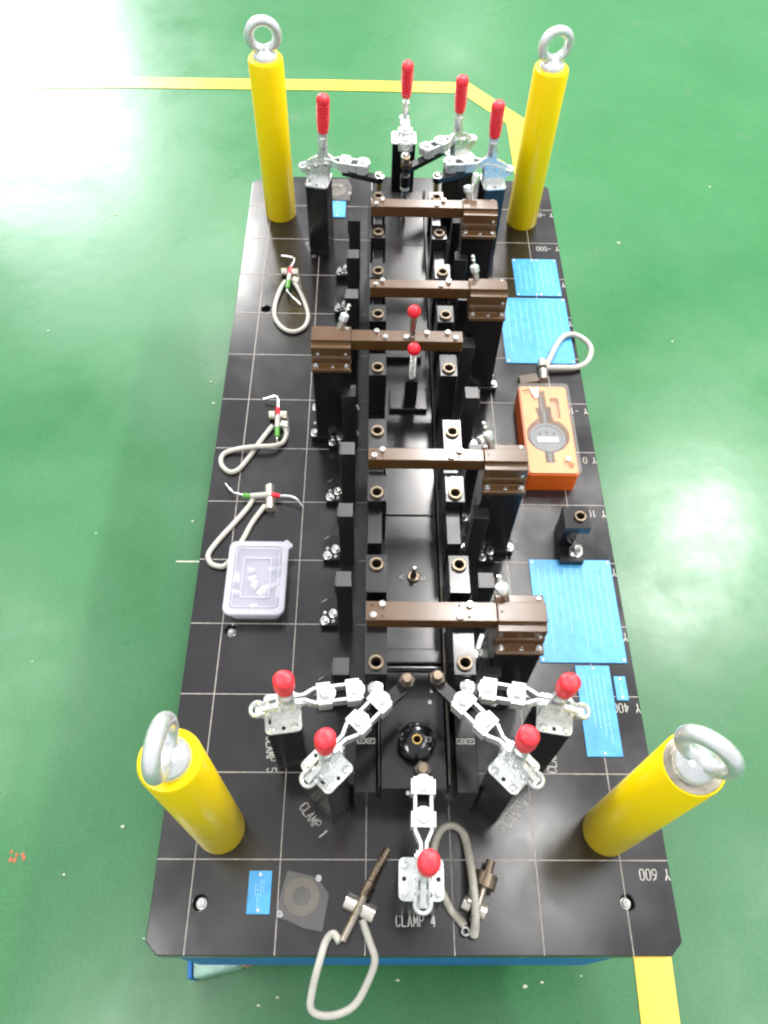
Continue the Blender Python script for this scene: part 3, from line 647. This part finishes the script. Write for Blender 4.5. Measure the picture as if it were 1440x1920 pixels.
# ------------------------------------------------------------------ gauges on cords
def cord(name, me_m, pts, r, t, c, pitch=1.15, rg=.45):
    return place(name, mk(lambda b: b.tube([(x-c[0], y-c[1], z) for x, y, z in pts], r, 10, (rg, 0), pitch), name, me_m, 60), t)
def lift(pts, z): return [(x, y, z) for x, y in pts] if not isinstance(z, (list, tuple)) else [(p[0], p[1], q) for p, q in zip(pts, z)]
def rod_between(p, q, r, z0, z1=None, n=14):
    z1 = z0 if z1 is None else z1
    return lambda b: b.tube([(p[0], p[1], z0), (q[0], q[1], z1)], r, n)
def rel(c, *ps): return [(p[0]-c[0], p[1]-c[1]) for p in ps]
def pin_gauge(label, wire_a, red, centre, green, wire_b, cyls, cordpts, zc, blk=None):
    c = centre
    t = thing('pin_gauge', label, 'pin gauge', (*c, 0), 0, 'two ended pin gauges on looped cords')
    z = 11
    place('bent_pin', mk(lambda b: b.tube([(x-c[0], y-c[1], zz) for (x, y), zz in zip(wire_a, (7, 14, z))], 2.3, 10, None, 3.0), 'bent_pin', 'chrome', 60), t)
    place('bent_pin', mk(lambda b: b.tube([(x-c[0], y-c[1], zz) for (x, y), zz in zip(wire_b, (z, 13, 4))], 1.5, 10, None, 3.0), 'bent_pin', 'chrome', 60), t)
    p, q = rel(c, *red); place('red_sleeve', mk(rod_between(p, q, 3.7, z), 'red_sleeve', 'redplastic'), t)
    p, q = rel(c, *green); place('green_sleeve', mk(rod_between(p, q, 3.9, z), 'green_sleeve', 'greenplastic'), t)
    p = rel(c, red[1])[0]; q = rel(c, green[0])[0]; place('body', mk(rod_between(p, q, 4.2, z), 'body', 'cord'), t)
    for a, b_ in cyls:
        p, q = rel(c, a, b_); place('steel_barrel', mk(lambda b: b.tube([(p[0], p[1], 7.6), (q[0], q[1], 7.6)], 7.3, 20), 'steel_barrel', 'nickel'), t)
    cord('cord', 'cord', lift(cordpts, zc), 3.6, t, c)
pin_gauge('pin gauge with a teardrop cord loop, far left of the plate', [(31.1, 442.5), (55.8, 427.0), (50.3, 405.1)], [(50.1, 406.2), (49.3, 387.6)], (48.5, 382.5), [(48.5, 370.6), (47.8, 351.1)], [(46.8, 348.9), (52.2, 336.1), (73.1, 318.3)],
  [((33.6, 398.7), (44.3, 399.0)), ((52.2, 397.7), (63.9, 398.0)), ((56.4, 377.9), (67.3, 374.0))],
  [(42.0, 374.7), (33.7, 353.0), (27.3, 314.6), (30.1, 282.7), (45.8, 258.3), (64.8, 251.0), (81.8, 261.7), (88.1, 285.3), (82.9, 313.2), (71.6, 345.6), (57.6, 373.7)], [7, 5] + [4.2]*7 + [5, 7])
pin_gauge('pin gauge with a crossed cord loop, middle left of the plate', [(25.5, 94.5), (47.6, 93.8), (50.4, 72.6)], [(50.2, 73.4), (51.4, 56.9)], (50.9, 48.4), [(52.2, 33.0), (53.5, 14.9)], [(53.4, 15.7), (53.4, 10.4), (54.5, 4.5)],
  [((37.0, 60.7), (46.4, 60.9)), ((54.9, 61.1), (65.2, 61.2)), ((57.9, 42.5), (68.2, 40.5))],
  [(43.7, 40.1), (35.3, 26.8), (26.5, 10.7), (13.1, -17.7), (-1.8, -43.4), (-16.0, -48.7), (-29.7, -34.8), (-29.2, -16.3), (-9.8, -7.9), (19.5, -6.3), (46.7, -3.8), (61.4, 6.9), (66.6, 25.2), (62.3, 40.4)], [7, 5, 4.2, 4.2, 4.2, 4.2, 4.2, 4.2, 7, 12.5, 12, 6, 4.5, 6])
pin_gauge('pin gauge lying crosswise behind the plastic box, green and red sleeves', [(100.2, -111.0), (87.3, -100.8), (64.7, -96.4)], [(65.5, -96.6), (50.9, -94.0)], (37.1, -95.1), [(21.7, -97.3), (9.7, -96.5)], [(9.5, -95.8), (-5.6, -90.9), (-19.2, -71.2)],
  [((48.3, -77.1), (49.8, -96.4)), ((50.9, -100.3), (52.3, -119.2))],
  [(26.6, -94.6), (18.5, -113.4), (1.2, -140.1), (-15.7, -165.0), (-28.0, -185.7), (-31.2, -198.1), (-25.3, -209.4), (-14.2, -213.6), (-6.0, -212.6), (2.7, -201.2), (10.0, -182.6), (17.0, -166.4), (27.0, -139.8), (43.8, -110.8)], [8, 5] + [4.2]*11 + [6.5])
# plug gauge at the near edge, cord hanging over the side
def gauge_body(t, c, a, b_, r, m, name='plug'):
    p, q = rel(c, a, b_); return place(name, mk(rod_between(p, q, r, r+1, n=20), name, m), t)
c = (194.5, -647.8)
t = thing('plug_gauge', 'long bronze plug gauge whose cord hangs over the near plate edge', 'plug gauge', (*c, 0))
def plug_a(b):
    P = [(x-c[0], y-c[1], z) for x, y, z in ((225.2, -591.1, 17.0), (213.5, -611.7, 17.0), (206.3, -625.7, 17.0), (205.7, -626.8, 17.0), (198.0, -641.2, 17.0))]
    b.tube(P, [4.6, 4.6, 4.8, 6.2, 6.4], 20)
place('plug', mk(plug_a, 'plug', 'bronze'), t)
P0, P1 = rel(c, (198.6, -640.6), (175.1, -685.2)); place('handle_rod', mk(lambda b: b.tube([(*P0, 17), (*P1, 14)], 4.4, 18), 'handle_rod', 'steel'), t)
for a, b_ in (((177.5, -644.1), (191.5, -650.6)), ((196.9, -653.3), (210.2, -659.2))):
    p, q = rel(c, a, b_); place('steel_barrel', mk(lambda b: b.tube([(*p, 9), (*q, 9)], 8.9, 22), 'steel_barrel', 'nickel'), t)
cord('cord', 'cord', lift([(196.5, -663.5), (200.8, -674.5), (205.7, -686.5), (211.1, -703.0), (204.3, -722.0), (190.7, -743.7), (172.9, -753.0), (154.4, -754.5), (142.1, -748.1), (143.4, -730.5), (150.3, -704.6), (156.6, -685.0), (164.7, -677.9), (172.1, -686.0)], [8, 6, 4.8, 5, -2, -10, -14, -14, -12, -4, 5, 6, 10, 13]), 4.1, t, c, 1.3, .2)
# stepped plug gauge beside clamp 4
c = (325.8, -650.3)
t = thing('plug_gauge', 'short stepped bronze plug gauge with a ribbed cord beside the nearest clamp', 'plug gauge', (*c, 0))
for a, b_, r_, m_, nm in (((345.0, -602.8), (339.7, -617.0), 5.5, 'bronze', 'tip'), ((339.4, -617.0), (333.8, -631.0), 13.5, 'bronze', 'plug'), ((334.1, -631.1), (320.1, -666.8), 4.6, 'steel', 'handle_rod')):
    p, q = rel(c, a, b_); zz = 14.6; place(nm, mk(lambda b: b.tube([(*p, zz), (*q, zz)], r_, 26), nm, m_), t)
for a, b_ in (((310.8, -644.9), (319.1, -648.8)), ((327.9, -653.6), (335.5, -657.4))):
    p, q = rel(c, a, b_); place('steel_barrel', mk(lambda b: b.tube([(*p, 8.6), (*q, 8.6)], 8.2, 22), 'steel_barrel', 'nickel'), t)
place('eyelet', mk(lambda b: b.at(*rel(c, (312.3, -675.0))[0], 9).torus(4, 1.6, 16, 8), 'eyelet', 'chrome'), t)
cord('cord', 'cordgrey', lift([(321.2, -679.6), (322.1, -663.5), (321.1, -634.3), (319.5, -597.0), (315.5, -572.1), (304.0, -562.8), (291.8, -565.8), (283.7, -577.2), (279.4, -593.7), (278.7, -613.9), (287.7, -635.3), (296.2, -651.7), (304.2, -660.9), (312.0, -670.1)], [8, 26, 32, 16, 7, 5, 5, 5, 5, 5, 5, 5, 5, 8]), 4.1, t, c, 1.5, .95)
# feeler block upper right
c = (487.3, 159.4)
t = thing('feeler_gauge', 'small grey feeler block on a white looped cord beside the orange case', 'gauge', (*c, 0))
poly = rel(c, (447.1, 152.7), (477.4, 159.2), (482.0, 142.7), (449.0, 135.0))
place('feeler_block', mk(lambda b: b.prism(poly[::-1], 0, 9), 'feeler_block', 'ferrite', 0), t, bevel=.8)
for a, b_ in (((490.2, 187.6), (488.6, 173.0)), ((489.6, 165.8), (488.2, 144.3))):
    p, q = rel(c, a, b_); place('steel_barrel', mk(lambda b: b.tube([(*p, 8), (*q, 8)], 7.2, 22), 'steel_barrel', 'nickel'), t)
cord('cord', 'cord', lift([(495.8, 174.6), (507.1, 198.7), (519.2, 223.9), (533.8, 244.6), (551.5, 251.4), (569.6, 240.2), (579.2, 218.4), (569.8, 190.9), (549.9, 175.2), (521.3, 172.2), (495.4, 171.0)], [10, 9, 8, 8, 8, 8, 7, 7, 8, 9, 10]), 4.6, t, c, 1.3, .2)

# ------------------------------------------------------------------ plastic box of nylon parts
bx = thing('plastic_box', 'milky clear plastic box with a lid holding small white parts', 'box', (44.5, -243, 0))
W2, D2 = 38.5, 54
def shell(b):
    n = 6; A = [rrect(-W2+q, W2-q, -D2+q, D2-q, 9, n) for q in (4, 0)]
    lo = [b.v((x, y, .3)) for x, y in A[0]]; hi = [b.v((x, y, 25)) for x, y in A[1]]; N = len(lo)
    li = [b.v((x*.97, y*.98, 1.5)) for x, y in A[0]]; hi2 = [b.v((x*.97, y*.98, 25)) for x, y in A[1]]
    b.face(lo[::-1]); b.face(li)
    for i in range(N):
        j = (i+1) % N; b.face([lo[i], lo[j], hi[j], hi[i]]); b.face([li[j], li[i], hi2[i], hi2[j]]); b.face([hi[i], hi[j], hi2[j], hi2[i]])
place('tub', mk(shell, 'tub', 'box', 50), bx)
lid = place('lid', mk(lambda b: b.prism(rrect(-W2-3+8, W2+3-8, -D2-3+8, D2+3-8, 6), 27.5, 28.3), 'lid', 'lid', 0), bx)
place('lid_rim', mk(lambda b: b.prism(rrect(-W2-3.2, W2+3.2, -D2-3.2, D2+3.2, 11), 23.5, 29.6, [rrect(-W2+5.4, W2-5.4, -D2+5.4, D2-5.4, 6)]), 'lid_rim', 'box', 0), lid, bevel=1.5)
place('lid_ridge', mk(lambda b: b.prism(rrect(-20, 20, -32, 30, 3), 28.4, 29.8, [rrect(-18.6, 18.6, -30.6, 28.6, 2)]), 'lid_ridge', 'box', 0), lid)
place('lid_ridge', mk(lambda b: b.prism(rrect(-30.5, 30.5, -45.5, 45.5, 4), 28.4, 29.2, [rrect(-29.4, 29.4, -44.4, 44.4, 3)]), 'lid_ridge', 'box', 0), lid)
place('lid_tab', mk(lambda b: b.prism(rrect(-7, 7, -5, 5, 3), 25, 28), 'lid_tab', 'box', 0), lid, (W2+1, D2-1, 0), (0, 0, -45))
nyl = [(-31, 8, 90, 5.5, 14), (-31, -13, 0, 4.2, 9), (-12, 22, 10, 4.5, 8), (-9, 8, 30, 5, 9), (-5, -2, 60, 5, 10), (8, -12, 55, 6.5, 17), (20, -2, 30, 4, 9), (29, 4, 85, 4.2, 9), (30, -14, 88, 5, 17), (17, 24, 20, 4, 9), (-4, -34, 10, 4, 8), (28, 26, 60, 3.2, 6)]
wh = ['by the left wall of the box', 'near the lower left wall of the box', 'at the upper left inside the box', 'left of the middle of the box', 'in the middle of the box', 'largest one, in the middle of the box', 'right of the middle of the box', 'by the right wall of the box', 'long one by the lower right wall of the box', 'near the top of the inner lid ridge', 'at the bottom of the box', 'tiny one near the upper right of the box']
for (x, y, a, r_, l_), w_ in zip(nyl, wh):
    o = place('nylon_bush', mk(lambda b: b.at(0, 0, 0, ry=90).lathe([(0, -l_/2), (r_, -l_/2), (r_, l_/2-2), (r_*.7, l_/2-2), (r_*.7, l_/2+2), (0, l_/2+2)], 16), 'nylon_bush', 'nylon'), None, (44.5+x, -243+y, 2.2+r_), (0, 0, a))
    tag(o, 'small white nylon bush ' + w_, 'nylon part', 'white nylon bushes in the plastic box')

# ------------------------------------------------------------------ orange case with the digital indicator
oc = thing('indicator_case', 'orange case with a clear cover and an amber insert beside the brown bar', 'case', (474.5, 14, 0), 0)
cw, cd_ = 38.5, 87
slot = rrect(9, 23, 20, 62, 3); dialr = circ(-3, -16, 30, 36)
keyh = [(-9, 86), (1, 86), (2, 42), (8, 40), (9, 14), (16, 9)] + [(-3+30*math.cos(R(a)), -17+30*math.sin(R(a))) for a in range(40, -241+181, -12)]
outl = rrect(-cw, cw, -cd_, cd_, 5)
hole = [(-9, 76), (2, 76), (3, 44), (10, 42), (11, 15)] + [(-1+33*math.cos(R(a)), -13.5+33*math.sin(R(a))) for a in range(58, -77, -9)] + [(4, -47.5), (4, -66), (-10, -66), (-10, -46.5)] + [(-1+33*math.cos(R(a)), -13.5+33*math.sin(R(a))) for a in range(-108, -239, -9)] + [(-13, 20), (-16, 40), (-10, 42)]
place('case_body', mk(lambda b: (b.prism(outl, 0, 24), b.prism(outl, 24.2, 40, [rrect(-cw+2, cw-2, -cd_+2, cd_-2, 4)])), 'case_body', 'orange', 0), oc, bevel=.8)
place('insert', mk(lambda b: b.prism(rrect(-cw+2.3, cw-2.3, -cd_+2.3, cd_-2.3, 4), 24.3, 43, [hole[::-1], slot]), 'insert', 'foam', 0), oc, bevel=.5)
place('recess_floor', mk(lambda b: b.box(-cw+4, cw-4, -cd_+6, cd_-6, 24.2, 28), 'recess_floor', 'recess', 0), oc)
place('slot_filler', mk(lambda b: b.prism(rrect(10, 22, 21, 61, 2), 28.2, 36), 'slot_filler', 'slotpad', 0), oc)
place('clear_cover', mk(lambda b: b.prism(rrect(-cw-1, cw+3.5, -cd_, cd_+2.5, 7), 44.5, 46.5), 'clear_cover', 'cover', 0), oc, bevel=.5)
place('latch', mk(lambda b: (b.cyl(4.2, 0, 3, 16, .8),), 'latch', 'nylon'), oc, (23, -62, 46.6)); place('latch_hole', mk(lambda b: b.cyl(3.6, 0, .4, 16), 'latch_hole', 'recess'), oc, (27.5, -71, 46.6))
place('scratch', mk(lambda b: b.box(-6, 6, -1, 1, 0, .3), 'scratch', 'darkdial', 0), oc, (-27, 74, 46.6), (0, 0, 12))
place('paper_scrap', mk(lambda b: b.prism([(-7, 12), (-2, 4), (7, 9), (6, -10), (1, -14), (-4, -2)], 0, .5), 'paper_scrap', 'nylon', 0), oc, (-15, 71, 46.6))
di = thing('dial_indicator', 'grey round digital indicator with a blank white display inside the orange case', 'indicator', (472.5, -3, 28.2))
place('dial_body', mk(lambda b: (b.cyl(28.2, .1, 12.5, 44, 1.8),), 'dial_body', 'dial'), di); place('bezel', mk(lambda b: b.ring(23, 27.6, 12.6, 14.2, 44, .6), 'bezel', 'dial'), di)
place('display', mk(lambda b: b.box(-16.5, 16.5, -9, 1, 12.6, 14.0), 'display', 'lcd', 0), di, bevel=.6)
for x, y in ((-11, 9), (0, 11.5), (11, 9)): place('button', mk(lambda b: b.lathe([(0, 12.6), (2.8, 12.6), (2.4, 14.1), (0, 14.3)], 14), 'button', 'darkdial'), di, (x, y, 0))
place('lower_stem', mk(lambda b: b.at(0, -28.4, 8, rx=90).cyl(4.6, 0, 18, 18, .8), 'lower_stem', 'darkdial'), di)
place('upper_stem', mk(lambda b: (b.at(0, 28.4, 8, rx=-90).cyl(5, 0, 26, 18, .8), b.at(-2, 54.5, 8, rx=-90).cyl(3.4, 0, 32, 18, .8)), 'upper_stem', 'darkdial'), di)

# ------------------------------------------------------------------ setting block with bush
sb = thing('setting_block', 'black overhanging setting block with a bush near the right plate edge', 'setting block', (492.5, -160, 0))
place('column', mk(lambda b: b.box(-18, 4, -17, 17, 0, 46), 'column', 'black', 0), sb, bevel=.8)
hd = place('head', mk(lambda b: b.prism([(-18, -18), (19, -18), (19, 18.5), (-18, 18.5)], 46.2, 60, [circ(5, 1, 8, 24)]), 'head', 'rail', 0), sb, bevel=.8)
place('bushing', BUSH, hd, (5, 1, 60)); place('bore', BUSHR, hd, (5, 1, 60))
place('foot', mk(lambda b: b.box(-18, 16, -44, -17.3, 0, 12), 'foot', 'black', 0), sb, bevel=.8)
place('socket_screw', mk(lambda b: socket(b, 8, 9), 'big_screw', 'chrome'), sb, (6, -27, 12));
